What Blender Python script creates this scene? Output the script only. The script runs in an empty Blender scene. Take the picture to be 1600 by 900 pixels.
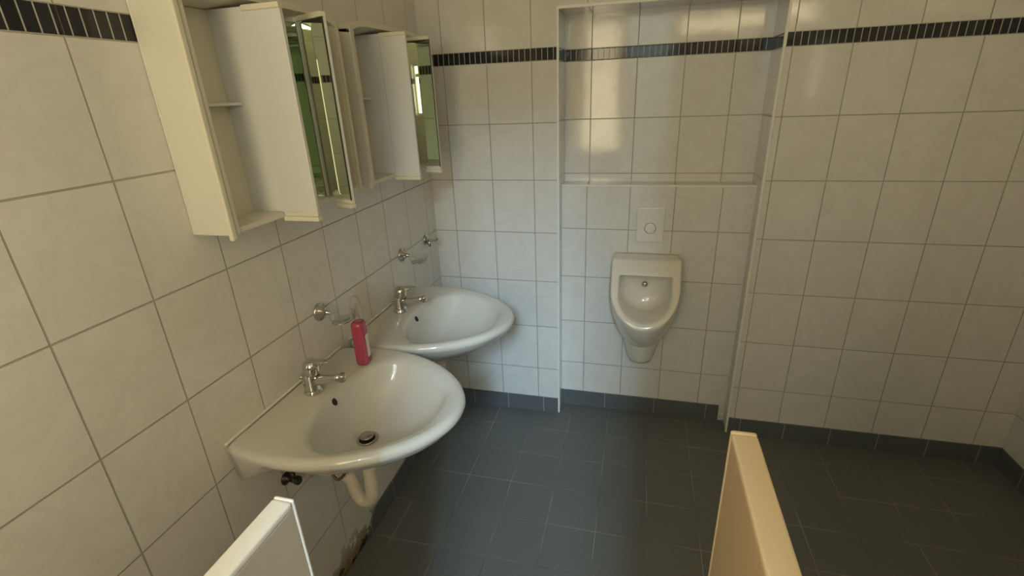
import bpy, bmesh, math
from mathutils import Vector, Matrix
S = bpy.context.scene
COL = S.collection
PI = math.pi
# ------------------------------------------------------------------ camera
CAM = Vector((0.97896, -2.22636, 1.64795))
FW = Vector((-0.24035604, 0.8967579, -0.37155652))
RT = Vector((0.96906784, 0.24376544, -0.0385479))
UP = Vector((-0.0560045, 0.3693287, 0.92760973))
cam = bpy.data.cameras.new('camera')
co = bpy.data.objects.new('camera', cam); COL.objects.link(co)
cam.sensor_fit = 'HORIZONTAL'; cam.sensor_width = 36.0
cam.lens = 36.0 * 761.5277 / 1600.0
cam.clip_start = 0.02
m = Matrix.Identity(4)
for i in range(3):
    m[i][0] = RT[i]; m[i][1] = UP[i]; m[i][2] = -FW[i]; m[i][3] = CAM[i]
co.matrix_world = m
S.camera = co
# ------------------------------------------------------------------ light
W = bpy.data.worlds.new('sky'); S.world = W; W.use_nodes = True
bg = W.node_tree.nodes['Background']
bg.inputs['Color'].default_value = (0.80, 0.90, 1.0, 1); bg.inputs['Strength'].default_value = 0.5
def area(name, loc, rot, sx, sy, power, col):
    l = bpy.data.lights.new(name, 'AREA'); l.shape = 'RECTANGLE'; l.size = sx; l.size_y = sy
    l.energy = power; l.color = col
    o = bpy.data.objects.new(name, l); COL.objects.link(o)
    o.location = loc; o.rotation_euler = rot
    return o
# lamps at unseen windows, invented for the two-tone light: a warm one and a transom in the front
# wall, and a high cool one in the corridor that shines in through the open doorway
area('warm_window_light', (0.553, -2.83, 1.68), (PI / 2 + .25, 0, 0), 0.36, 1.22, 12.0, (1.0, 0.83, 0.52))
area('cool_window_light', (1.48, -5.16, 3.30), (PI / 2 - .42, 0, 0), 0.40, 0.86, 205.0, (0.52, 0.78, 1.0))
area('transom_light', (1.79, -2.755, 2.19), (PI / 2 + .95, 0, 0), 1.00, 0.24, 9.0, (1.0, 0.82, 0.47))  # added warm fill for the upper walls; no such transom known
area('slot_window_light', (2.385, -2.80, 1.71), (PI / 2, 0, 0), 0.08, 0.44, 0.30, (1.0, 0.95, 0.72))  # added so the far mirror shows a bright pane
area('side_window_light', (2.612, -1.352, 1.02), (0, PI / 2, 0), 1.80, 0.046, 0.30, (1.0, 0.80, 0.46))  # added strip lamp: bright line in the near mirror and warm fill
S.cycles.max_bounces = 20; S.cycles.glossy_bounces = 14; S.cycles.diffuse_bounces = 8; S.cycles.transparent_max_bounces = 24
S.view_settings.view_transform = 'Standard'
S.view_settings.look = 'None'
S.view_settings.gamma = 1.0
S.view_settings.use_curve_mapping = False
S.view_settings.exposure = 0.0

# ------------------------------------------------------------------ node helpers
def newmat(name):
    mt = bpy.data.materials.new(name); mt.use_nodes = True
    return mt, mt.node_tree, mt.node_tree.nodes['Principled BSDF']
def plain(name, col, rough=0.4, metal=0.0, noise=0.0, nscale=8.0, coat=0.0, spec=0.5, bump=0.0, bscale=60.0):
    mt, t, p = newmat(name)
    p.inputs['Base Color'].default_value = (*col, 1)
    p.inputs['Roughness'].default_value = rough; p.inputs['Metallic'].default_value = metal
    p.inputs['Coat Weight'].default_value = coat; p.inputs['Specular IOR Level'].default_value = spec
    if noise or bump:
        tc = t.nodes.new('ShaderNodeTexCoord')
        n = t.nodes.new('ShaderNodeTexNoise'); n.inputs['Scale'].default_value = nscale; n.inputs['Detail'].default_value = 4
        t.links.new(tc.outputs['Object'], n.inputs['Vector'])
        if noise:
            mx = t.nodes.new('ShaderNodeMix'); mx.data_type = 'RGBA'
            mx.inputs[6].default_value = (*[c * (1 - noise) for c in col], 1)
            mx.inputs[7].default_value = (*[min(1, c * (1 + noise * .5)) for c in col], 1)
            t.links.new(n.outputs['Fac'], mx.inputs[0]); t.links.new(mx.outputs[2], p.inputs['Base Color'])
        if bump:
            n2 = t.nodes.new('ShaderNodeTexNoise'); n2.inputs['Scale'].default_value = bscale
            t.links.new(tc.outputs['Object'], n2.inputs['Vector'])
            b = t.nodes.new('ShaderNodeBump'); b.inputs['Strength'].default_value = bump; b.inputs['Distance'].default_value = 0.002
            t.links.new(n2.outputs['Fac'], b.inputs['Height']); t.links.new(b.outputs[0], p.inputs['Normal'])
    return mt
class NT:
    """small arithmetic helper on a node tree"""
    def __init__(s, t): s.t = t
    def m(s, op, a, b=None, c=None):
        n = s.t.nodes.new('ShaderNodeMath'); n.operation = op
        for i, v in enumerate((a, b, c)):
            if v is None: continue
            if isinstance(v, (int, float)): n.inputs[i].default_value = v
            else: s.t.links.new(v, n.inputs[i])
        return n.outputs[0]
    def mix(s, f, a, b):
        n = s.t.nodes.new('ShaderNodeMix'); n.data_type = 'RGBA'
        for i, v in ((0, f), (6, a), (7, b)):
            if isinstance(v, tuple): n.inputs[i].default_value = (*v, 1)
            elif isinstance(v, (int, float)): n.inputs[i].default_value = v
            else: s.t.links.new(v, n.inputs[i])
        return n.outputs[2]
    def comb(s, x, y, z=0.0):
        n = s.t.nodes.new('ShaderNodeCombineXYZ')
        for i, v in enumerate((x, y, z)):
            if isinstance(v, (int, float)): n.inputs[i].default_value = v
            else: s.t.links.new(v, n.inputs[i])
        return n.outputs[0]
    def edge(s, d, w):                         # 1 on the joint, 0 on the tile; d = distance to the joint
        n = s.t.nodes.new('ShaderNodeMapRange'); n.interpolation_type = 'SMOOTHSTEP'
        s.t.links.new(d, n.inputs['Value'])
        n.inputs['From Min'].default_value = w * .7; n.inputs['From Max'].default_value = w * 1.35
        n.inputs['To Min'].default_value = 1; n.inputs['To Max'].default_value = 0
        return n.outputs[0]
    def noise(s, v, scale, detail=3.0, rough=.5, dist=0.0):
        n = s.t.nodes.new('ShaderNodeTexNoise'); s.t.links.new(v, n.inputs['Vector'])
        n.inputs['Scale'].default_value = scale; n.inputs['Detail'].default_value = detail
        n.inputs['Roughness'].default_value = rough; n.inputs['Distortion'].default_value = dist
        return n.outputs['Fac']
ZH = 1.2695; BANDZ0 = 1.7700; BANDZ1 = 1.8175
GROUT = (0.40, 0.38, 0.33)
def grid(N, u, v, uo, vo, pu, pv, w):
    a = N.m('DIVIDE', N.m('SUBTRACT', u, uo), pu); b = N.m('DIVIDE', N.m('SUBTRACT', v, vo), pv)
    fa = N.m('FRACT', a); fb = N.m('FRACT', b)
    da = N.m('MULTIPLY', N.m('MINIMUM', fa, N.m('SUBTRACT', 1.0, fa)), pu)
    db = N.m('MULTIPLY', N.m('MINIMUM', fb, N.m('SUBTRACT', 1.0, fb)), pv)
    return N.edge(N.m('MINIMUM', da, db), w), N.m('FLOOR', a), N.m('FLOOR', b), fa, fb
def wall_tiles(name, axis, uo, stain=False):
    """marbled white 20 x 25 cm tiles with a dark mosaic border; axis = the horizontal one"""
    mt, t, p = newmat(name); N = NT(t)
    tc = t.nodes.new('ShaderNodeTexCoord'); pos = tc.outputs['Object']
    sp = t.nodes.new('ShaderNodeSeparateXYZ'); t.links.new(pos, sp.inputs[0])
    u = sp.outputs[axis]; z = sp.outputs['Z']
    above = N.m('GREATER_THAN', z, (BANDZ0 + BANDZ1) / 2)
    zz = N.m('SUBTRACT', z, N.m('MULTIPLY', above, BANDZ1 - BANDZ0))
    g, iu, iv, fu, fv = grid(N, u, zz, uo, ZH, 0.2, 0.25, 0.0017)
    inb = N.m('MULTIPLY', N.m('GREATER_THAN', z, BANDZ0), N.m('LESS_THAN', z, BANDZ1))
    # marble
    wn = t.nodes.new('ShaderNodeTexWhiteNoise'); t.links.new(N.comb(iu, iv), wn.inputs['Vector'])
    off = t.nodes.new('ShaderNodeVectorMath'); off.operation = 'MULTIPLY_ADD'
    t.links.new(wn.outputs['Color'], off.inputs[0]); off.inputs[1].default_value = (7, 7, 7); t.links.new(pos, off.inputs[2])
    n1 = N.noise(off.outputs[0], 6.0, 5, .6, 1.2)
    vein = N.m('POWER', N.m('SUBTRACT', 1.0, N.m('MULTIPLY', N.m('ABSOLUTE', N.m('SUBTRACT', n1, .5)), 2.0)), 9.0)
    n2 = N.noise(off.outputs[0], 14.0, 4)
    base = N.mix(N.m('MULTIPLY', vein, .34), (0.74, 0.725, 0.69), (0.60, 0.57, 0.53))
    base = N.mix(N.m('MULTIPLY', n2, .18), base, (0.62, 0.60, 0.56))
    tv = N.m('MULTIPLY', wn.outputs['Value'], .10)
    base = N.mix(tv, base, (0.60, 0.58, 0.54))
    c = N.mix(g, base, GROUT)
    # mosaic border
    gb, bu, bv, _, _ = grid(N, u, z, uo + .004, BANDZ0 - .0008, 0.0245, BANDZ1 - BANDZ0 + .0016, 0.0012)
    wb = t.nodes.new('ShaderNodeTexWhiteNoise'); t.links.new(N.comb(bu, bv), wb.inputs['Vector'])
    dark = N.mix(wb.outputs['Value'], (0.012, 0.014, 0.017), (0.026, 0.028, 0.032))
    cb = N.mix(gb, dark, (0.50, 0.48, 0.42))
    c = N.mix(inb, c, cb)
    if stain:                                   # brown dirt at the foot of the wall
        low = t.nodes.new('ShaderNodeMapRange'); t.links.new(z, low.inputs['Value'])
        low.inputs['From Min'].default_value = 0.0; low.inputs['From Max'].default_value = 0.17
        low.inputs['To Min'].default_value = 1; low.inputs['To Max'].default_value = 0
        ns = N.noise(pos, 13.0, 6, .65)
        k = N.m('MULTIPLY', low.outputs[0], N.m('LESS_THAN', u, -0.90))
        k1 = N.m('GREATER_THAN', N.m('ADD', ns, N.m('MULTIPLY', k, .42)), .72)
        c = N.mix(N.m('MULTIPLY', N.m('MULTIPLY', k1, k), 1.0), c, (0.17, 0.10, 0.045))
        nk = N.noise(pos, 21.0, 5, .6)
        k2 = N.m('MULTIPLY', N.m('GREATER_THAN', N.m('ADD', nk, N.m('MULTIPLY', k, .3)), .80), k)
        c = N.mix(k2, c, (0.02, 0.018, 0.014))
    t.links.new(c, p.inputs['Base Color'])
    rg = N.m('ADD', N.m('MULTIPLY', N.m('MAXIMUM', g, N.m('MULTIPLY', inb, gb)), .55), .10)
    t.links.new(rg, p.inputs['Roughness'])
    # relief: sunk joints, slightly tilted tiles, wavy glaze
    wv = N.noise(pos, 16.0, 2); wf = N.noise(pos, 110.0, 2)
    wc = t.nodes.new('ShaderNodeSeparateColor'); t.links.new(wn.outputs['Color'], wc.inputs[0])
    tilt = N.m('ADD', N.m('MULTIPLY', N.m('SUBTRACT', wc.outputs[0], .5), fu), N.m('MULTIPLY', N.m('SUBTRACT', wc.outputs[1], .5), fv))
    h = N.m('ADD', N.m('MULTIPLY', g, -1.0), N.m('ADD', N.m('MULTIPLY', wv, .30), N.m('ADD', N.m('MULTIPLY', wf, .045), N.m('MULTIPLY', tilt, 1.2))))
    b = t.nodes.new('ShaderNodeBump'); b.inputs['Strength'].default_value = .8; b.inputs['Distance'].default_value = 0.0016
    t.links.new(h, b.inputs['Height']); t.links.new(b.outputs[0], p.inputs['Normal'])
    return mt
def floor_tiles(name):
    mt, t, p = newmat(name); N = NT(t)
    tc = t.nodes.new('ShaderNodeTexCoord'); pos = tc.outputs['Object']
    sp = t.nodes.new('ShaderNodeSeparateXYZ'); t.links.new(pos, sp.inputs[0])
    g, iu, iv, fu, fv = grid(N, sp.outputs[0], sp.outputs[1], 0.6879, -0.1549, 0.1991, 0.1991, 0.0016)
    wn = t.nodes.new('ShaderNodeTexWhiteNoise'); t.links.new(N.comb(iu, iv), wn.inputs['Vector'])
    sp1 = N.noise(pos, 260.0, 2); n2 = N.noise(pos, 5.0, 4)
    c = N.mix(sp1, (0.078, 0.083, 0.080), (0.180, 0.188, 0.181))
    c = N.mix(N.m('MULTIPLY', wn.outputs['Value'], .35), c, (0.095, 0.102, 0.102))
    c = N.mix(N.m('MULTIPLY', n2, .25), c, (0.17, 0.175, 0.165))
    gn = N.noise(pos, 4.5, 3)
    gr = t.nodes.new('ShaderNodeMapRange'); t.links.new(gn, gr.inputs['Value'])
    gr.inputs['From Min'].default_value = .38; gr.inputs['From Max'].default_value = .62
    gc = N.mix(gr.outputs[0], (0.09, 0.09, 0.085), (0.29, 0.275, 0.235))
    c = N.mix(g, c, gc)
    spk = N.m('GREATER_THAN', N.noise(pos, 75.0, 1), .765)      # crumbs of dirt
    c = N.mix(N.m('MULTIPLY', spk, .55), c, (0.34, 0.33, 0.29))
    t.links.new(c, p.inputs['Base Color'])
    t.links.new(N.m('ADD', .42, N.m('MULTIPLY', n2, .16)), p.inputs['Roughness'])
    h = N.m('ADD', N.m('MULTIPLY', g, -1.0), N.m('MULTIPLY', sp1, .55))
    b = t.nodes.new('ShaderNodeBump'); b.inputs['Strength'].default_value = .6; b.inputs['Distance'].default_value = 0.0012
    t.links.new(h, b.inputs['Height']); t.links.new(b.outputs[0], p.inputs['Normal'])
    return mt
def skirting_tiles(name, axis, uo, pu):
    mt, t, p = newmat(name); N = NT(t)
    tc = t.nodes.new('ShaderNodeTexCoord'); pos = tc.outputs['Object']
    sp = t.nodes.new('ShaderNodeSeparateXYZ'); t.links.new(pos, sp.inputs[0])
    a = N.m('DIVIDE', N.m('SUBTRACT', sp.outputs[axis], uo), pu); f = N.m('FRACT', a)
    g = N.edge(N.m('MULTIPLY', N.m('MINIMUM', f, N.m('SUBTRACT', 1.0, f)), pu), .0018)
    sp1 = N.noise(pos, 260.0, 2)
    c = N.mix(sp1, (0.070, 0.078, 0.082), (0.150, 0.162, 0.168))
    c = N.mix(g, c, (0.36, 0.34, 0.29))
    t.links.new(c, p.inputs['Base Color']); p.inputs['Roughness'].default_value = .42
    return mt
def glass(name, tint=(1, 1, 1), clear=.85, rough=.02):
    mt, t, p = newmat(name)
    t.nodes.remove(p)
    out = t.nodes['Material Output']
    tr = t.nodes.new('ShaderNodeBsdfTransparent'); tr.inputs[0].default_value = (*tint, 1)
    gl = t.nodes.new('ShaderNodeBsdfGlossy'); gl.inputs['Roughness'].default_value = rough
    fr = t.nodes.new('ShaderNodeFresnel'); fr.inputs[0].default_value = 1.5
    mp = t.nodes.new('ShaderNodeMath'); mp.operation = 'MULTIPLY_ADD'
    t.links.new(fr.outputs[0], mp.inputs[0]); mp.inputs[1].default_value = clear; mp.inputs[2].default_value = .008
    mx = t.nodes.new('ShaderNodeMixShader')
    t.links.new(mp.outputs[0], mx.inputs[0]); t.links.new(tr.outputs[0], mx.inputs[1]); t.links.new(gl.outputs[0], mx.inputs[2])
    t.links.new(mx.outputs[0], out.inputs[0])
    return mt

M_BACK = wall_tiles('tiles_back', 'X', 0.1087)
M_NICHE = wall_tiles('tiles_niche', 'X', 0.7425)
M_LEFT = wall_tiles('tiles_left', 'Y', -0.8971, stain=True)
M_SIDE = wall_tiles('tiles_side', 'Y', 0.05)
M_FLOOR = floor_tiles('floor_tiles')
M_SKX = skirting_tiles('skirting_x', 'X', 0.5375, .20)
M_SKN = skirting_tiles('skirting_niche', 'X', 0.862, .262)
M_SKY = skirting_tiles('skirting_y', 'Y', -.155, .1991)
M_CEIL = plain('ceiling_paint', (0.84, 0.80, 0.70), .8, noise=.04)
M_TRIM = plain('white_profile', (0.80, 0.79, 0.74), .3, noise=.05)
M_CER = plain('ceramic', (0.62, 0.61, 0.57), .12, noise=.02, nscale=3, coat=.15)
M_CERU = plain('urinal_ceramic', (0.72, 0.685, 0.595), .12, noise=.04, nscale=5, coat=.3)
M_CHROME = plain('chrome', (0.62, 0.62, 0.60), .10, 1.0, noise=.05, nscale=30)
M_STEEL = plain('steel', (0.50, 0.49, 0.46), .22, 1.0, noise=.08, nscale=20)
M_HOLE = plain('dark_hole', (0.010, 0.010, 0.008), .6, noise=.1)
M_CREAM = plain('cream_plastic', (0.72, 0.69, 0.58), .35, noise=.04, nscale=6)
M_CABIN = plain('cabinet_inner', (0.70, 0.68, 0.60), .45, noise=.04, nscale=6)
M_DOORIN = plain('door_inner', (0.68, 0.69, 0.69), .40, noise=.03, nscale=6)
M_MIRROR = plain('mirror', (0.80, 0.86, 0.76), .012, 1.0, noise=.01, nscale=4)
M_EDGE = plain('mirror_edge', (0.05, 0.055, 0.04), .3, noise=.1)
M_PINK = plain('pink_soap', (0.44, 0.060, 0.115), .22, noise=.12, nscale=22, coat=.25)
M_LABEL = plain('label_paper', (0.80, 0.70, 0.71), .4, noise=.1, nscale=90)
M_CLEAR = glass('clear_plastic', (0.985, 0.975, 0.965), .35, .06)
M_GLASS = glass('clear_glass', (0.965, 0.975, 0.96), .45, .03)
M_PVC = plain('white_pvc', (0.74, 0.68, 0.58), .4, noise=.08, nscale=12)
M_BUTTON = plain('flush_plastic', (0.76, 0.75, 0.72), .18, noise=.02)
M_PANELR = plain('beige_wood', (0.60, 0.43, 0.235), .45, noise=.12, nscale=5)
M_LIP = plain('beige_lipping', (0.74, 0.56, 0.33), .35, noise=.06, nscale=9)
M_PANELL = plain('pale_panel', (0.62, 0.56, 0.47), .5, noise=.08, nscale=5)
M_WEDGE = plain('white_edge_strip', (0.92, 0.92, 0.90), .25, noise=.02)
M_VALVE = plain('dark_valve', (0.06, 0.055, 0.045), .3, .6, noise=.2, nscale=40)
M_HOSE = plain('grey_hose', (0.10, 0.10, 0.085), .4, .3, noise=.2, nscale=60)
M_PANE = glass('window_glass', (0.95, 0.97, 0.95), .88)
M_FRAME = plain('window_frame_paint', (0.70, 0.66, 0.55), .4, noise=.05)
M_DFRAME = plain('door_frame_wood', (0.80, 0.62, 0.34), .4, noise=.1, nscale=6)
M_LEAF = plain('door_leaf_paint', (0.42, 0.40, 0.32), .4, noise=.06, nscale=5)

# ------------------------------------------------------------------ mesh helpers
def link(name, bm, mat, parent=None, smooth=False, bevel=0.0, seg=2, sub=0, autos=None):
    me = bpy.data.meshes.new(name); bmesh.ops.recalc_face_normals(bm, faces=bm.faces)
    bm.to_mesh(me); bm.free(); me.materials.append(mat)
    if smooth:
        for f in me.polygons: f.use_smooth = True
    o = bpy.data.objects.new(name, me); COL.objects.link(o)
    if parent: o.parent = parent
    if bevel:
        b = o.modifiers.new('bevel', 'BEVEL'); b.width = bevel; b.segments = seg; b.limit_method = 'ANGLE'; b.angle_limit = math.radians(40)
    if sub:
        s = o.modifiers.new('sub', 'SUBSURF'); s.levels = sub; s.render_levels = sub
    return o
def box(bm, x0, x1, y0, y1, z0, z1, mt=None):
    vs = [bm.verts.new(((x0, x1)[i & 1], (y0, y1)[i >> 1 & 1], (z0, z1)[i >> 2 & 1])) for i in range(8)]
    if mt is not None:
        for v in vs: v.co = mt @ v.co
    for f in ((0, 2, 3, 1), (4, 5, 7, 6), (0, 1, 5, 4), (2, 6, 7, 3), (0, 4, 6, 2), (1, 3, 7, 5)):
        bm.faces.new([vs[i] for i in f])
    return vs
def loft(bm, rings, cap0=True, cap1=True):
    R = [[bm.verts.new(p) for p in r] for r in rings]
    n = len(R[0])
    for a, b in zip(R, R[1:]):
        for i in range(n):
            j = (i + 1) % n
            bm.faces.new((a[i], a[j], b[j], b[i]))
    if cap0: bm.faces.new(list(reversed(R[0])))
    if cap1: bm.faces.new(R[-1])
    return R
def lathe(bm, prof, n=32, mt=Matrix.Identity(4), ex=1.0, ey=1.0, cap0=True, cap1=True):
    rings = [[mt @ Vector((r * ex * math.cos(2 * PI * k / n), r * ey * math.sin(2 * PI * k / n), z)) for k in range(n)] for r, z in prof]
    return loft(bm, rings, cap0, cap1)
def tube(bm, pts, rad, n=14, cap=True):
    pts = [Vector(p) for p in pts]
    if not isinstance(rad, (list, tuple)): rad = [rad] * len(pts)
    rings = []; up = Vector((0, 0, 1)); prev = None
    for i, p in enumerate(pts):
        d = (pts[min(i + 1, len(pts) - 1)] - pts[max(i - 1, 0)]).normalized()
        if prev is None:
            a = d.orthogonal().normalized()
        else:
            a = (prev - d * prev.dot(d)).normalized()
        prev = a; b = d.cross(a)
        rings.append([p + (a * math.cos(2 * PI * k / n) + b * math.sin(2 * PI * k / n)) * rad[i] for k in range(n)])
    loft(bm, rings, cap, cap)
def smooth_path(pts, k=8):
    P = [Vector(p) for p in pts]; out = []
    for i in range(len(P) - 1):
        p0 = P[max(i - 1, 0)]; p1 = P[i]; p2 = P[i + 1]; p3 = P[min(i + 2, len(P) - 1)]
        for j in range(k):
            t = j / k
            out.append(.5 * ((2 * p1) + (p2 - p0) * t + (2 * p0 - 5 * p1 + 4 * p2 - p3) * t * t + (3 * p1 - p0 - 3 * p2 + p3) * t ** 3))
    out.append(P[-1]); return out
def tag(o, label, cat, group=None):
    o['label'] = label; o['category'] = cat
    if group: o['group'] = group
    return o
def thing(name, loc, label, cat, group=None, rz=0.0):
    o = bpy.data.objects.new(name, None); COL.objects.link(o); o.empty_display_size = .1
    o.location = loc; o.rotation_euler = (0, 0, rz)
    return tag(o, label, cat, group)
def struct(name, bm, mat, bevel=0.0, parent=None):
    o = link(name, bm, mat, parent, bevel=bevel)
    if parent is None: o['kind'] = 'structure'
    return o
def dup(root, loc, label, group=None):
    r = root.copy(); COL.objects.link(r); r.location = loc; r['label'] = label
    if group: r['group'] = group
    for ch in list(root.children):
        c = ch.copy(); COL.objects.link(c); c.parent = r
        for g in list(ch.children):
            d = g.copy(); COL.objects.link(d); d.parent = c
    return r

# ------------------------------------------------------------------ the room
XR, YF, ZC = 2.62, -2.75, 2.45
ZH2 = 3.95; TR = (1.26, 2.31, 2.03, 2.35)      # corridor height; recess of the added transom lamp
NX0, NX1, D1, D2, ZL, ZN = 0.6223, 1.478, 0.0973, 0.2022, 1.2317, 1.957
bm = bmesh.new(); box(bm, -.15, XR + .15, -5.35, .35, -.1, 0); struct('floor', bm, M_FLOOR)
bm = bmesh.new(); box(bm, -.15, XR + .15, YF, .35, ZC, ZC + .1); struct('ceiling', bm, M_CEIL)
bm = bmesh.new(); box(bm, -.15, XR + .15, -5.35, YF - .12, 3.95, 4.05); struct('ceiling_corridor', bm, M_CEIL)  # invented corridor, raised to hold the high cool lamp
bm = bmesh.new(); box(bm, -.15, 0, YF, .35, 0, ZC); box(bm, -.15, 0, -5.35, YF, 0, 3.95); struct('wall_left', bm, M_LEFT)
bm = bmesh.new(); box(bm, XR, XR + .15, YF, .35, 0, ZC); box(bm, XR, XR + .15, -5.35, YF, 0, 3.95); struct('wall_right', bm, M_SIDE)
bm = bmesh.new()
box(bm, 0, NX0, 0, .35, 0, ZC); box(bm, NX1, XR, 0, .35, 0, ZC)
struct('wall_back', bm, M_BACK)
bm = bmesh.new()
box(bm, NX0, NX1, D1, .35, 0, ZL); box(bm, NX0, NX1, D2, .35, ZL, ZN)
struct('wall_back_recess', bm, M_NICHE)
bm = bmesh.new(); box(bm, NX0, NX1, 0, .35, ZN, ZC)
struct('wall_back_lintel', bm, M_NICHE)
# unseen front wall, doorway and corridor behind the photographer, invented to shape the light
YC = -5.2
DX0, DX1, DZ = 0.785, 1.240, 2.34
WF = (0.36, 0.745, 1.04, 2.32)
SL = (2.340, 2.430, 1.47, 1.95)
bm = bmesh.new()
for x0, x1, z0, z1 in ((0, WF[0], 0, ZH2), (WF[1], DX0, 0, ZH2), (WF[0], WF[1], 0, WF[2]), (WF[0], WF[1], WF[3], ZH2), (DX1, SL[0], 0, TR[2]), (SL[1], XR, 0, TR[2]), (SL[0], SL[1], 0, SL[2]), (SL[0], SL[1], SL[3], TR[2]), (DX1, TR[0], TR[2], TR[3]), (TR[1], XR, TR[2], TR[3]), (DX1, XR, TR[3], ZH2), (DX0, DX1, DZ, ZH2)):
    box(bm, x0, x1, YF - .12, YF, z0, z1)
box(bm, TR[0], TR[1], YF - .12, YF - .04, TR[2], TR[3]); box(bm, SL[0], SL[1], YF - .12, YF - .09, SL[2], SL[3])  # closed backs keep the cool lamp out of the added recesses
struct('wall_front', bm, M_BACK)
WIN = ((WF[0], WF[1], WF[2], WF[3], YF - .06), (1.26, 1.70, 2.82, 3.80, YC), (SL[0], SL[1], SL[2], SL[3], YF - .06))
bm = bmesh.new()
box(bm, 0, 1.26, YC - .15, YC, 0, ZH2); box(bm, 1.70, XR, YC - .15, YC, 0, ZH2)
box(bm, 1.26, 1.70, YC - .15, YC, 0, 2.82); box(bm, 1.26, 1.70, YC - .15, YC, 3.80, ZH2)
box(bm, .750, .770, YC, YF - .12, 0, ZH2)  # added divider, stops the cool lamp leaking through the warm opening
struct('wall_corridor', bm, M_CEIL)
# white profiles on the tile edges, ledge and recess
bm = bmesh.new()
box(bm, NX0 - .006, NX0 + .004, -.004, .006, 0, ZN)
struct('trim_1', bm, M_TRIM, .002)
bm = bmesh.new(); box(bm, NX1 - .004, NX1 + .006, -.004, .006, 0, ZN); struct('trim_2', bm, M_TRIM, .002)
bm = bmesh.new(); box(bm, NX0, NX1, D1 - .004, D1 + .005, ZL - .008, ZL + .002); struct('trim_3', bm, M_TRIM, .002)
bm = bmesh.new(); box(bm, NX0 - .006, NX1 + .006, -.004, .006, ZN - .003, ZN + .009); struct('trim_4', bm, M_TRIM, .002)
SKZ = .0907
bm = bmesh.new(); box(bm, .008, NX0 - .006, -.008, 0, 0, SKZ); struct('baseboard_back', bm, M_SKX)
bm = bmesh.new(); box(bm, NX0, NX1 - .03, D1 - .008, D1, 0, SKZ); struct('baseboard_recess', bm, M_SKN)
bm = bmesh.new(); box(bm, NX1 + .006, XR, -.008, 0, 0, SKZ); struct('baseboard_pillar', bm, M_SKX)
bm = bmesh.new()
# left skirting is broken off beside the near basin: ragged end
prof = [(0, 0), (0, SKZ)]
pts = [(-.008, 0), (-.008, SKZ), (-.90, SKZ), (-.915, .078), (-.93, .070), (-.945, .055), (-.952, .050), (-.965, .03), (-.975, .022), (-.985, 0)]
f0 = [bm.verts.new((0, y, z)) for y, z in pts]; f1 = [bm.verts.new((.008, y, z)) for y, z in pts]
bm.faces.new(f0); bm.faces.new(list(reversed(f1)))
for i in range(len(pts)):
    j = (i + 1) % len(pts); bm.faces.new((f0[i], f1[i], f1[j], f0[j]))
struct('baseboard_left', bm, M_SKY)
bm = bmesh.new(); box(bm, XR - .008, XR, YF, -1.326, 0, SKZ); box(bm, XR - .008, XR, -.509, -.008, 0, SKZ); struct('baseboard_right', bm, M_SKY)
# frames of the invented windows and of the doorway
for i, (x0, x1, z0, z1, yw) in enumerate(WIN):
    bm = bmesh.new(); y0, y1 = yw - .012, yw + .03
    box(bm, x0 - .03, x0 + .008, y0, y1, z0 - .03, z1 + .03); box(bm, x1 - .008, x1 + .03, y0, y1, z0 - .03, z1 + .03)
    box(bm, x0 + .02, x1 - .02, y0, y1, z0 - .03, z0 + .02); box(bm, x0 + .02, x1 - .02, y0, y1, z1 - .02, z1 + .03)
    zm = z1 - (.12 if x1 - x0 < .2 else .46); box(bm, x0 + .02, x1 - .02, y0, y1, zm, zm + .03)
    struct('window_%d' % (i + 1), bm, M_FRAME, .004)
bm = bmesh.new()
box(bm, DX0 - .06, DX0 + .02, YF - .13, YF + .012, 0, DZ + .06); box(bm, DX1 - .02, DX1 + .06, YF - .13, YF + .012, 0, DZ + .06)
box(bm, DX0 + .02, DX1 - .02, YF - .13, YF + .012, DZ - .02, DZ + .06)
struct('door_1', bm, M_DFRAME, .004)

# a door in the right-hand wall, beige frame and pale leaf
bm = bmesh.new()
for y0, y1 in ((-1.325, -1.305), (-.56, -.51)): box(bm, XR - .014, XR, y0, y1, 0, 1.99)
box(bm, XR - .014, XR, -1.305, -.56, 1.94, 1.99)
d3 = struct('door_2', bm, M_DFRAME, .003)
bm = bmesh.new()
for z0, z1 in ((.09, .12), (1.92, 1.95)): box(bm, XR - .012, XR, -1.384, -1.326, z0, z1)
box(bm, XR - .012, XR, -1.384, -1.376, .12, 1.92)
struct('window_4', bm, M_FRAME, .002)  # added frame round the strip lamp, standing in for a lit door post
bm = bmesh.new(); box(bm, XR - .008, XR, -1.304, -.561, .005, 1.939); link('door_leaf', bm, M_LEAF, d3)
bm = bmesh.new(); tube(bm, smooth_path([(XR - .008, -1.26, 1.02), (XR - .05, -1.26, 1.02), (XR - .055, -1.24, 1.02), (XR - .055, -1.15, 1.02)]), .009, 12); link('door_handle', bm, M_STEEL, d3, smooth=True)

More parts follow.
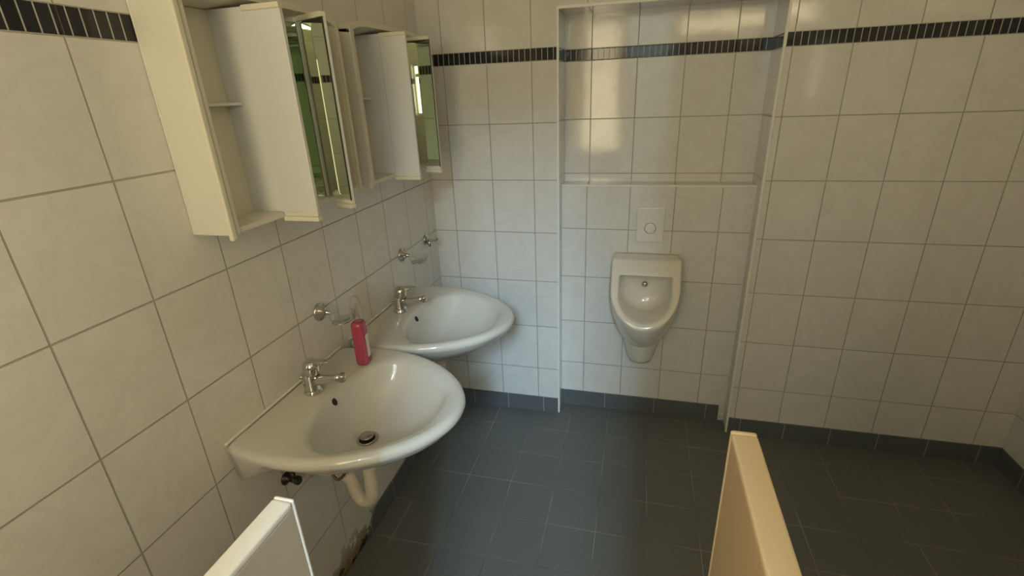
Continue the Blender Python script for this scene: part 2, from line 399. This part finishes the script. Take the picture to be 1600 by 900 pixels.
# ------------------------------------------------------------------ basins
NA = 120
def basin_outline():
    """half-widths along the wall at depth x: straight back on the wall, bowed front"""
    tbl = [(0, .262), (.05, .276), (.10, .284), (.16, .287), (.22, .283), (.28, .270), (.34, .249), (.40, .217), (.45, .180), (.49, .138), (.52, .090), (.538, .045), (.543, 0)]
    return tbl
def out_r(th, cx=.30):
    """radius of the basin's outline seen from (cx,0) in direction th (0 = away from the wall)"""
    tbl = basin_outline(); poly = [(x, w) for x, w in tbl] + [(x, -w) for x, w in reversed(tbl[:-1])]
    d = (math.cos(th), math.sin(th)); best = 0
    n = len(poly)
    for i in range(n):
        a = poly[i]; b = poly[(i + 1) % n]
        ax, ay = a[0] - cx, a[1]; ex, ey = b[0] - a[0], b[1] - a[1]
        den = d[0] * ey - d[1] * ex
        if abs(den) < 1e-9: continue
        t = (ax * ey - ay * ex) / den; s = (ax * d[1] - ay * d[0]) / den
        if t > 0 and -1e-6 <= s <= 1 + 1e-6: best = max(best, t)
    return best
_ro = [out_r(2 * PI * k / NA) for k in range(NA)]
RO = _ro[:]
for it in range(2):      # round the corners of the polygon off, not the two at the wall
    RO = [RO[k] if abs((k / NA) - .5) < .19 else (RO[k - 1] + 2 * RO[k] + RO[(k + 1) % NA]) / 4 for k in range(NA)]
def in_r(th):
    c, s = math.cos(th), math.sin(th); n = 2.25
    a = .178 if c > 0 else .166
    return (abs(c / a) ** n + abs(s / .238) ** n) ** (-1 / n)
RI = [min(in_r(2 * PI * k / NA), RO[k] - .050) if math.cos(2 * PI * k / NA) > -.6 else in_r(2 * PI * k / NA) for k in range(NA)]
for it in range(4): RI = [(RI[k - 1] + 2 * RI[k] + RI[(k + 1) % NA]) / 4 for k in range(NA)]
def ring(fn, z, cx=.30):
    out = []
    for k in range(NA):
        th = 2 * PI * k / NA; r = fn(k); zz = z(k) if callable(z) else z
        out.append(Vector((max(.001, cx + r * math.cos(th)), r * math.sin(th), zz)))
    return out
def back(k): return max(0.0, min(1.0, (-math.cos(2 * PI * k / NA) - .55) / .25))
def mixr(f): return lambda k: RI[k] * (1 - f) + RO[k] * f
def make_basin(label):
    root = thing('washbasin', (0, -1.185, .85), label, 'washbasin', 'washbasins on the left wall')
    bm = bmesh.new()
    R = []
    R.append(ring(lambda k: .036, -.192, .225)); R.append(ring(lambda k: .055, -.188, .228))
    R.append(ring(lambda k: RI[k] * .36, -.168, .245))
    R.append(ring(lambda k: RI[k] * .56, -.146, .262))
    R.append(ring(lambda k: RI[k] * .74, lambda k: -.120 - .03 * back(k), .278))
    R.append(ring(lambda k: RI[k] * .90, lambda k: -.094 - .05 * back(k), .29))
    R.append(ring(mixr(.20), lambda k: -.070 - .07 * back(k), .298))
    R.append(ring(mixr(.60), lambda k: -.050 - .09 * back(k)))
    R.append(ring(lambda k: RO[k] - .011, lambda k: -.037 - .10 * back(k)))
    R.append(ring(lambda k: RO[k] - .003, lambda k: -.027 - .01 * back(k)))
    R.append(ring(lambda k: RO[k], -.018)); R.append(ring(lambda k: RO[k] - .002, -.010))
    R.append(ring(lambda k: RO[k] - .007, -.004)); R.append(ring(lambda k: RO[k] - .014, -.001))
    R.append(ring(lambda k: RO[k] - .022, 0)); R.append(ring(mixr(.45), -.002))
    R.append(ring(lambda k: RI[k] + .012, -.0045)); R.append(ring(lambda k: RI[k] + .004, -.008))
    R.append(ring(lambda k: RI[k] * .985, -.0145)); R.append(ring(lambda k: RI[k] * .96, -.024, .299))
    R.append(ring(lambda k: RI[k] * .92, -.041, .296)); R.append(ring(lambda k: RI[k] * .84, -.066, .288))
    R.append(ring(lambda k: RI[k] * .72, -.094, .276)); R.append(ring(lambda k: RI[k] * .56, -.119, .262))
    R.append(ring(lambda k: RI[k] * .40, -.136, .248)); R.append(ring(lambda k: RI[k] * .26, -.146, .238))
    R.append(ring(lambda k: .036, -.150, .230))
    R.append(ring(lambda k: .0235, -.1535, .228)); R.append(ring(lambda k: .0225, -.170, .226))
    loft(bm, R)
    link('bowl', bm, M_CER, root, smooth=True)
    # sealant line against the wall
    bm = bmesh.new(); box(bm, .0005, .007, -.262, .262, -.003, .004); link('sealant', bm, M_TRIM, root, bevel=.002)
    # waste: flange, plug and dark slot
    dr = Matrix.Translation((.230, 0, -.1520)); dm = dr @ Matrix.Rotation(math.radians(-6), 4, 'Y')
    bm = bmesh.new(); lathe(bm, [(.021, -.006), (.032, .0), (.033, .002), (.031, .0042), (.024, .0046), (.0225, .002)], 40, dm, cap0=False, cap1=True)
    fl = link('drain_flange', bm, M_STEEL, root, smooth=True)
    bm = bmesh.new(); lathe(bm, [(.0235, .0), (.0235, .0052)], 40, dm); link('drain_slot', bm, M_HOLE, fl)
    bm = bmesh.new(); lathe(bm, [(.006, .004), (.006, .010), (.0205, .0105), (.0215, .0125), (.0195, .0145), (.010, .0155), (.003, .0158)], 40, dm @ Matrix.Rotation(math.radians(5), 4, 'Y')); link('drain_plug', bm, M_STEEL, fl, smooth=True)
    om = Matrix.Translation((.1425, 0, -.030)) @ Matrix.Rotation(math.radians(62), 4, 'Y')
    bm = bmesh.new(); lathe(bm, [(.0105, -.002), (.0105, .0006)], 28, om, ex=1.15, ey=.85); link('overflow_hole', bm, M_HOLE, root)
    # waste pipe and bottle trap under the bowl
    bm = bmesh.new()
    tube(bm, [(.224, 0, -.186), (.218, 0, -.270)], .0165, 24)
    lathe(bm, [(.0215, -.262), (.0240, -.258), (.0240, -.232), (.0215, -.228)], 28, Matrix.Translation((.2195, 0, 0)))
    tp = link('waste_pipe', bm, M_PVC, root, bevel=.001)
    bm = bmesh.new()
    tube(bm, smooth_path([(.217, 0, -.262), (.215, 0, -.330), (.208, 0, -.380), (.182, 0, -.404), (.160, 0, -.388), (.150, 0, -.345), (.138, 0, -.312), (.100, 0, -.300), (.050, 0, -.300), (.004, 0, -.300)]), .0205, 24)
    link('trap_bend', bm, M_PVC, tp, smooth=True)
    bm = bmesh.new()
    lathe(bm, [(.034, 0), (.034, .004), (.024, .010), (.022, .014)], 28, Matrix.Translation((.001, 0, -.300)) @ Matrix.Rotation(PI / 2, 4, 'Y'))
    link('wall_collar', bm, M_PVC, tp, smooth=True)
    bm = bmesh.new(); tube(bm, smooth_path([(.075, -.02, -.150), (.10, -.035, -.24), (.13, -.045, -.285), (.155, -.03, -.262), (.16, -.02, -.21)]), .0045, 10)
    link('supply_hose', bm, M_HOSE, root, smooth=True)
    return root
basin = make_basin('white ceramic washbasin nearest the camera, chrome drain plug visible, pink soap bottle on it')
basin2 = dup(basin, (0, -.607, .85), 'white ceramic washbasin in the corner by the back wall, behind the pink bottle')

# mixer taps
def make_faucet(label):
    root = thing('basin_mixer_tap', (.078, -1.185, .8475), label, 'tap', 'mixer taps on the washbasins')
    bm = bmesh.new()
    lathe(bm, [(.0265, 0), (.0275, .002), (.0275, .007), (.0250, .010), (.0240, .020), (.0232, .052), (.0238, .062), (.0225, .066)], 40)
    link('tap_body', bm, M_CHROME, root, smooth=True)
    # spout: from the body out over the bowl, slightly rising
    bm = bmesh.new()
    n = 20; rings = []
    for t, rw, rh, dz in ((.0, .0185, .0195, 0), (.25, .0160, .0160, .004), (.5, .0140, .0125, .011), (.75, .0125, .0110, .017), (.95, .0120, .0105, .021)):
        x = .012 + t * .098
        rings.append([Vector((x, rw * math.cos(2 * PI * k / n), .042 + dz + rh * math.sin(2 * PI * k / n))) for k in range(n)])
    loft(bm, rings)
    sp = link('spout', bm, M_CHROME, root, smooth=True)
    bm = bmesh.new(); lathe(bm, [(.0085, -.012), (.0115, -.011), (.0115, .004), (.0112, .0075), (.010, .010), (.004, .011)], 28, Matrix.Translation((.106, 0, .062)) @ Matrix.Rotation(math.radians(14), 4, 'Y'))
    link('aerator', bm, M_CHROME, sp, smooth=True)
    # lever head, a rounded cap with a flat lever over the spout
    bm = bmesh.new()
    lathe(bm, [(.0225, .064), (.0245, .070), (.0245, .088), (.0225, .098), (.016, .106), (.007, .109)], 36, Matrix.Rotation(math.radians(6), 4, 'Y'))
    hd = link('lever_head', bm, M_CHROME, root, smooth=True)
    bm = bmesh.new(); rings = []
    for t in range(9):
        f = t / 8; x = .006 + f * .066; w = .014 - .006 * f; z = .102 + .014 * f - .006 * f * f; h = .0050 - .0022 * f
        rings.append([Vector((x, w * math.cos(2 * PI * k / 16), z + h * math.sin(2 * PI * k / 16))) for k in range(16)])
    loft(bm, rings); link('lever', bm, M_CHROME, hd, smooth=True)
    bm = bmesh.new(); lathe(bm, [(.0045, 0), (.0045, .002)], 16, Matrix.Translation((.0245, 0, .079)) @ Matrix.Rotation(PI / 2, 4, 'Y')); link('lever_screw', bm, M_HOLE, hd)
    bm = bmesh.new(); tube(bm, [(-.030, 0, .046), (-.020, 0, .046)], .005, 12); tube(bm, [(-.033, 0, .046), (-.029, 0, .046)], .0075, 12); link('pull_knob', bm, M_CHROME, root, smooth=True)
    return root
tap = make_faucet('chrome single-lever mixer tap on the nearest washbasin')
tap2 = dup(tap, (.078, -.607, .8475), 'chrome single-lever mixer tap on the corner washbasin')

# ------------------------------------------------------------------ pink soap bottle
bot = thing('soap_bottle', (.140, -1.000, .8475), 'pink liquid soap bottle with clear top standing on the nearest washbasin', 'soap bottle', rz=math.radians(97))
def rrect(hx, hy, r, z, n=8):
    out = []
    for q, (sx, sy) in enumerate(((1, 1), (-1, 1), (-1, -1), (1, -1))):
        for i in range(n + 1):
            a = PI / 2 * q + PI / 2 * i / n
            out.append(Vector((sx * (hx - r) + r * math.cos(a), sy * (hy - r) + r * math.sin(a), z)))
    return out
bm = bmesh.new()
loft(bm, [rrect(.0215, .017, .012, 0), rrect(.0250, .0205, .0145, .003), rrect(.0255, .021, .015, .012), rrect(.0245, .0205, .015, .092), rrect(.0240, .020, .015, .101), rrect(.0225, .018, .014, .106), rrect(.019, .0145, .0125, .108), rrect(.0145, .013, .012, .1085)])
link('bottle_body', bm, M_PINK, bot, smooth=True)
bm = bmesh.new()
loft(bm, [rrect(.0085, .0003, .0003, .018, 2), rrect(.0095, .0005, .0005, .022, 2), rrect(.0095, .0005, .0005, .070, 2), rrect(.008, .0003, .0003, .075, 2)])
for v in bm.verts: v.co.y += -.0213
link('label', bm, M_LABEL, bot)
bm = bmesh.new()
lathe(bm, [(.0185, .1080), (.0190, .116), (.0185, .150), (.0170, .164), (.012, .170), (.004, .172)], 32)
link('clear_cap', bm, M_CLEAR, bot, smooth=True)
bm = bmesh.new()
lathe(bm, [(.0095, .1080), (.0095, .120), (.0075, .120), (.0060, .150), (.0035, .152)], 24)
link('nozzle', bm, M_CLEAR, bot, smooth=True)

for ch in bot.children: ch.scale = (1, 1, 1.37)

# ------------------------------------------------------------------ soap dishes and hook on the wall
RY = Matrix.Rotation(PI / 2, 4, 'Y')
def make_dish(label):
    root = thing('soap_dish_holder', (.0005, -.995, 1.016), label, 'soap dish', 'wall soap dishes above the basins')
    bm = bmesh.new(); lathe(bm, [(.029, 0), (.030, .003), (.0285, .007), (.021, .009), (.020, .013), (.013, .017), (.011, .024)], 36, RY)
    link('rosette', bm, M_CHROME, root, smooth=True)
    bm = bmesh.new(); tube(bm, smooth_path([(.018, 0, 0), (.027, .002, -.001), (.036, .006, -.005)]), [.007] * 16 + [.005], 16); link('arm', bm, M_CHROME, root, smooth=True)
    bm = bmesh.new()
    # shallow glass bowl, open on top, with wall thickness
    mt = Matrix.Translation((.070, .022, -.034)) @ Matrix.Scale(.84, 4)
    lathe(bm, [(.012, 0), (.030, .001), (.044, .007), (.051, .017), (.0535, .024), (.0520, .0245), (.049, .0175), (.042, .009), (.029, .0035), (.012, .003)], 44, mt, ex=.86, ey=1.1)
    d = link('glass_dish', bm, M_GLASS, root, smooth=True)
    bm = bmesh.new()
    n = 44; pts = [mt @ Vector((.0445 * math.cos(2 * PI * k / n) * .86, .0445 * math.sin(2 * PI * k / n) * 1.1, .0035)) for k in range(n + 1)]
    tube(bm, pts[28:] + pts[1:10], .0022, 8); link('dish_rim', bm, M_STEEL, d, smooth=True)
    return root
dish = make_dish('chrome wall rosette with clear glass soap dish above the nearest washbasin')
dish2 = dup(dish, (.0005, -.400, 1.016), 'chrome wall rosette with clear glass soap dish above the corner washbasin')
hook = thing('towel_hook', (.0005, -.140, 1.010), 'small chrome towel hook on the left tiles, nearest the room corner', 'hook')
bm = bmesh.new(); lathe(bm, [(.0265, 0), (.0275, .003), (.026, .007), (.019, .009), (.018, .012), (.011, .016)], 32, RY); link('rosette', bm, M_CHROME, hook, smooth=True)
bm = bmesh.new(); tube(bm, smooth_path([(.012, 0, 0), (.035, .0, -.004), (.055, 0, .0), (.062, 0, .008)]), .006, 14); link('hook_arm', bm, M_CHROME, hook, smooth=True)
bm = bmesh.new(); lathe(bm, [(.006, -.034), (.009, -.030), (.009, -.012), (.006, -.008)], 20, Matrix.Translation((.018, 0, 0))); link('hook_stem', bm, M_CHROME, hook, smooth=True)

# angle valves under the nearest basin
def make_valve(loc, label):
    root = thing('angle_valve', loc, label, 'valve', 'angle valves under the nearest washbasin')
    bm = bmesh.new(); lathe(bm, [(.020, 0), (.020, .003), (.010, .007), (.0085, .026), (.010, .027), (.010, .036)], 24, RY); link('valve_body', bm, M_VALVE, root, smooth=True)
    bm = bmesh.new(); lathe(bm, [(.011, .035), (.0135, .037), (.0135, .047), (.010, .050)], 10, RY); link('valve_handle', bm, M_VALVE, root)
    bm = bmesh.new(); tube(bm, [(.030, 0, .0), (.030, 0, .028)], .0065, 14); link('valve_outlet', bm, M_VALVE, root, smooth=True)
    return root
v1 = make_valve((.0005, -1.236, .600), 'dark angle valve under the nearest washbasin, the one closer to the white trap')
v2 = make_valve((.0005, -1.290, .600), 'dark angle valve under the nearest washbasin, the one farther from the white trap')

# ------------------------------------------------------------------ mirror cabinets
CW, CD = .560, .100                       # width along the wall, depth; origin = near bottom corner on the wall
ZB, ZT = 1.375, 1.849
def arch(y): return .030 - .028 * (2 * y / CW - 1) ** 6
def make_cabinet(label):
    root = thing('mirror_cabinet', (.001, -.742, ZB), label, 'mirror cabinet', 'mirror cabinets above the washbasins')
    H = ZT - ZB; Y1, Y2 = .188, .378; t = .012
    bm = bmesh.new()
    box(bm, 0, .006, 0, CW, 0, H)                                    # back
    for y0, w in ((0, .020), (CW - .020, .020)):
        box(bm, .006, CD, y0, y0 + w, 0, H)
    link('carcass', bm, M_CABIN, root, bevel=.002)
    bm = bmesh.new(); box(bm, .006, CD, .0205, CW - .0205, 0, .0118); link('bottom_panel', bm, M_CABIN, root)
    for y0 in (Y1, Y2 - t):
        bm = bmesh.new(); box(bm, .006, CD + .002, y0, y0 + t, .012, H); link('divider', bm, M_DOORIN, root, bevel=.001)
    # arched top with a front rail
    bm = bmesh.new(); n = 28
    pr = [[], [], [], []]
    for i in range(n + 1):
        y = CW * i / n; a = arch(y)
        pr[0].append(bm.verts.new((0, y, H))); pr[1].append(bm.verts.new((CD + .006, y, H + a - .016)))
        pr[2].append(bm.verts.new((CD + .006, y, H + a))); pr[3].append(bm.verts.new((0, y, H + a)))
    for i in range(n):
        for q in range(4):
            r = (q + 1) % 4
            bm.faces.new((pr[q][i], pr[q][i + 1], pr[r][i + 1], pr[r][i]))
    bm.faces.new([pr[q][0] for q in range(4)]); bm.faces.new([pr[q][n] for q in (3, 2, 1, 0)])
    link('top_rail', bm, M_CREAM, root, bevel=.002)
    bm = bmesh.new(); box(bm, CD - .004, CD + .008, 0, .014, -.012, H + .0); box(bm, CD - .004, CD + .004, .018, .030, -.004, H)
    link('hinge_post', bm, M_CREAM, root, bevel=.003)
    bm = bmesh.new(); box(bm, CD - .004, CD + .008, CW - .014, CW, -.004, H + .0); link('end_post', bm, M_CREAM, root, bevel=.003)
    for y0, y1 in ((.020, Y1), (Y2, CW - .020)):
        bm = bmesh.new(); box(bm, .006, .048, y0, y1, .270, .277); link('shelf', bm, M_CABIN, root, bevel=.001)
    # fixed middle mirror
    bm = bmesh.new(); box(bm, CD - .004, CD + .002, Y1 + .006, Y2 - .006, .014, H - .012); cm = link('middle_mirror', bm, M_MIRROR, root)
    bm = bmesh.new(); box(bm, CD - .004, CD + .006, Y1, Y2, -.004, .014); link('mirror_ledge', bm, M_CREAM, cm, bevel=.002)
    # two narrow wing doors, opened out from the wall; the hinge is the origin of each
    for y, ang, s, e in ((Y1 + .003, 0.0, 1, .096), (Y2 - .004, -10.0, -1, .112)):
        # s=+1: mirror looks to +y (away), s=-1: mirror looks to -y
        bm = bmesh.new()
        if s > 0: box(bm, 0, e, -.006, .004, .004, H - .002)
        else: box(bm, 0, e, -.002, .008, .004, H - .002)
        d = link('wing_door', bm, M_DOORIN, root, bevel=.0012)
        d.location = (CD + .004, y, 0); d.rotation_euler = (0, 0, math.radians(ang))
        bm = bmesh.new()
        if s > 0: box(bm, .004, e - .002, .004, .007, .016, H - .016)
        else: box(bm, .001, e - .001, -.005, -.002, .016, H - .010)
        link('wing_mirror', bm, M_MIRROR, d)
        bm = bmesh.new()
        ya, yb = (-.010, .007) if s > 0 else (-.009, .008)
        box(bm, 0, e + .001, ya, yb, H - .010, H + .002); link('top_strip', bm, M_CREAM, d, bevel=.002)
        bm = bmesh.new()
        x0 = -.002 if s > 0 else .045
        box(bm, x0, e + .003, ya - .002, yb, -.010, .002); box(bm, x0 + .002, e + .001, ya + .002, yb, .002, .013)
        link('bottom_grip', bm, M_CREAM, d, bevel=.002)
        if s < 0:
            bm = bmesh.new(); box(bm, e - .001, e + .001, -.0052, -.0015, .012, H - .010); link('edge_strip', bm, M_EDGE, d)
    return root
cab = make_cabinet('cream mirror cabinet with opened wing doors, beside the back wall corner')
cab2 = dup(cab, (.001, -1.362, ZB), 'cream mirror cabinet with opened wing doors, nearest the camera at the left')

for d in cab2.children:
    if d.name.startswith('wing_door') and d.rotation_euler.z < -.1:
        d.rotation_euler.z = math.radians(-24); d.location.y += .008
# ------------------------------------------------------------------ urinal
UX, UY = 1.033, D1
ur = thing('urinal', (UX, UY - .0005, .40), 'white ceramic wall urinal hung in the tiled recess below the flush plate', 'urinal')
def ushape(hw, zt, zb, n=60, pw=2.0, sq=.0):
    """D outline in x/z: flat top, rounded bottom"""
    out = []; zc = zt - (zt - zb) * .42
    for k in range(n):
        s = k / n
        if s < .22:                                     # top edge, right to left
            f = s / .22; out.append((hw - 2 * hw * f, zt))
        elif s < .36:
            f = (s - .22) / .14; out.append((-hw, zt + (zc - zt) * f))
        elif s < .86:
            a = PI + PI * (s - .36) / .5; out.append((hw * math.cos(a), zc + (zc - zb) * math.sin(a)))
        else:
            f = (s - .86) / .14; out.append((hw, zc + (zt - zc) * f))
    return out
def uring(hw, zt, zb, yfun, cx=0.0):
    return [Vector((cx + x, yfun(z), z)) for x, z in ushape(hw, zt, zb)]
Z0 = .40
def face_y(z): return -.105 - (.905 - Z0 - z) * .62     # slanted rim plane, lower = further out
zt, zb = .908 - Z0, .628 - Z0
bm = bmesh.new()
def body_y(off): return lambda z: off
rings = []
def bring(hw, ztop, zbot, wmix):
    """ring between the wall (0) and the rim plane (1)"""
    return [Vector((x, face_y(z) * wmix, z)) for x, z in ushape(hw, ztop, zbot)]
rings.append(bring(.151, zt - .001, .005, 0.0))
rings.append(bring(.152, zt - .001, .035, .22))
rings.append(bring(.1535, zt - .0005, .095, .50))
rings.append(bring(.154, zt, .165, .78))
rings.append(bring(.155, zt, zb - .018, .93))
rings.append(bring(.154, zt - .001, zb - .004, .985))
rings.append(bring(.150, zt - .006, zb + .003, 1.0))
rings.append(bring(.142, zt - .020, zb + .012, 1.0))
rings.append(bring(.1225, zt - .0625, zb + .023, 1.0)); rings.append(bring(.1212, zt - .0638, zb + .024, .9985)); rings.append(bring(.1202, zt - .0650, zb + .0252, .994)); rings.append(bring(.1194, zt - .0662, zb + .0265, .985))
rings.append(bring(.117, zt - .069, zb + .030, .95))
rings.append(bring(.114, zt - .074, zb + .034, .78))
rings.append(bring(.110, zt - .082, zb + .032, .50))
rings.append(bring(.095, zt - .112, zb + .022, .32))
rings.append(bring(.060, zt - .140, zb + .040, .24))
rings.append(bring(.020, zt - .185, zb + .075, .22))
loft(bm, rings, cap0=True, cap1=True)
link('urinal_bowl', bm, M_CERU, ur, smooth=True)
# lower trap shroud
bm = bmesh.new(); n = 40; rr = []
for z, w, dd in ((-.050, .054, .085), (-.045, .063, .100), (-.025, .070, .112), (.02, .080, .122), (.07, .094, .134), (.12, .106, .150)):
    rr.append([Vector((w * math.cos(PI * k / (n - 1)), -dd * (math.sin(PI * k / (n - 1)) ** .8), z)) for k in range(n)])
loft(bm, rr); link('trap_cover', bm, M_CERU, ur, smooth=True)
# inlet spreader inside the bowl
bm = bmesh.new(); lathe(bm, [(.004, .012), (.010, .010), (.014, .004), (.014, -.004)], 20, Matrix.Translation((0, -.085, zt - .128)) @ Matrix.Rotation(PI / 2, 4, 'X')); link('inlet_nozzle', bm, M_CHROME, ur, smooth=True)
# flush plate
fp = thing('flush_plate', (1.042, D1, 1.047), 'square white flush plate with round button on tiles above the urinal', 'flush plate')
bm = bmesh.new(); loft(bm, [[Vector((v.x, y, v.y)) for v in rrect(hx, hz, .006, 0, 4)] for hx, hz, y in ((.0625, .083, -.0005), (.0635, .084, -.004), (.0625, .083, -.009), (.058, .0785, -.0105))])
link('plate', bm, M_BUTTON, fp, bevel=.0006)
bm = bmesh.new(); lathe(bm, [(.027, 0), (.027, .001), (.0255, .0035), (.0245, .001)], 36, Matrix.Translation((0, -.010, -.015)) @ Matrix.Rotation(PI / 2, 4, 'X'), cap1=False); link('button_ring', bm, M_STEEL, fp, smooth=True)
bm = bmesh.new(); lathe(bm, [(.0240, 0), (.0240, .004), (.021, .0055), (.008, .0065)], 36, Matrix.Translation((0, -.010, -.015)) @ Matrix.Rotation(PI / 2, 4, 'X')); link('push_button', bm, M_BUTTON, fp, smooth=True)

# ------------------------------------------------------------------ door jambs on both sides of the camera, built only as low boards
def panel(name, a, b, h, th, mat, lipmat, label, side, lipw):
    A = Vector((*a, 0)); B = Vector((*b, 0)); d = (B - A); L = d.length
    root = thing(name, A, label, 'partition panel', 'low panels beside the camera', rz=math.atan2(d.y, d.x))
    bm = bmesh.new(); box(bm, lipw, L, 0, side * th, 0, h - .012); link('board', bm, mat, root, bevel=.002)
    bm = bmesh.new(); box(bm, 0, lipw, -.001 * side, side * (th + .001), 0, h); link('edge_lipping', bm, lipmat, root, bevel=.004, seg=3)
    bm = bmesh.new(); box(bm, lipw, L, -.001 * side, side * (th + .001), h - .012, h); link('top_lipping', bm, lipmat, root, bevel=.004, seg=3)
    return root
panel('partition_panel', (1.139, -1.545), (1.137, -2.735), 1.150, .036, M_PANELR, M_LIP, 'tan wooden partition panel with pale rounded edge in the right foreground', 1, .010)
panel('partition_panel', (.533, -1.795), (.531, -2.735), 1.130, .030, M_PANELL, M_WEDGE, 'pale partition panel with bright white edge strip in the left foreground', -1, .006)
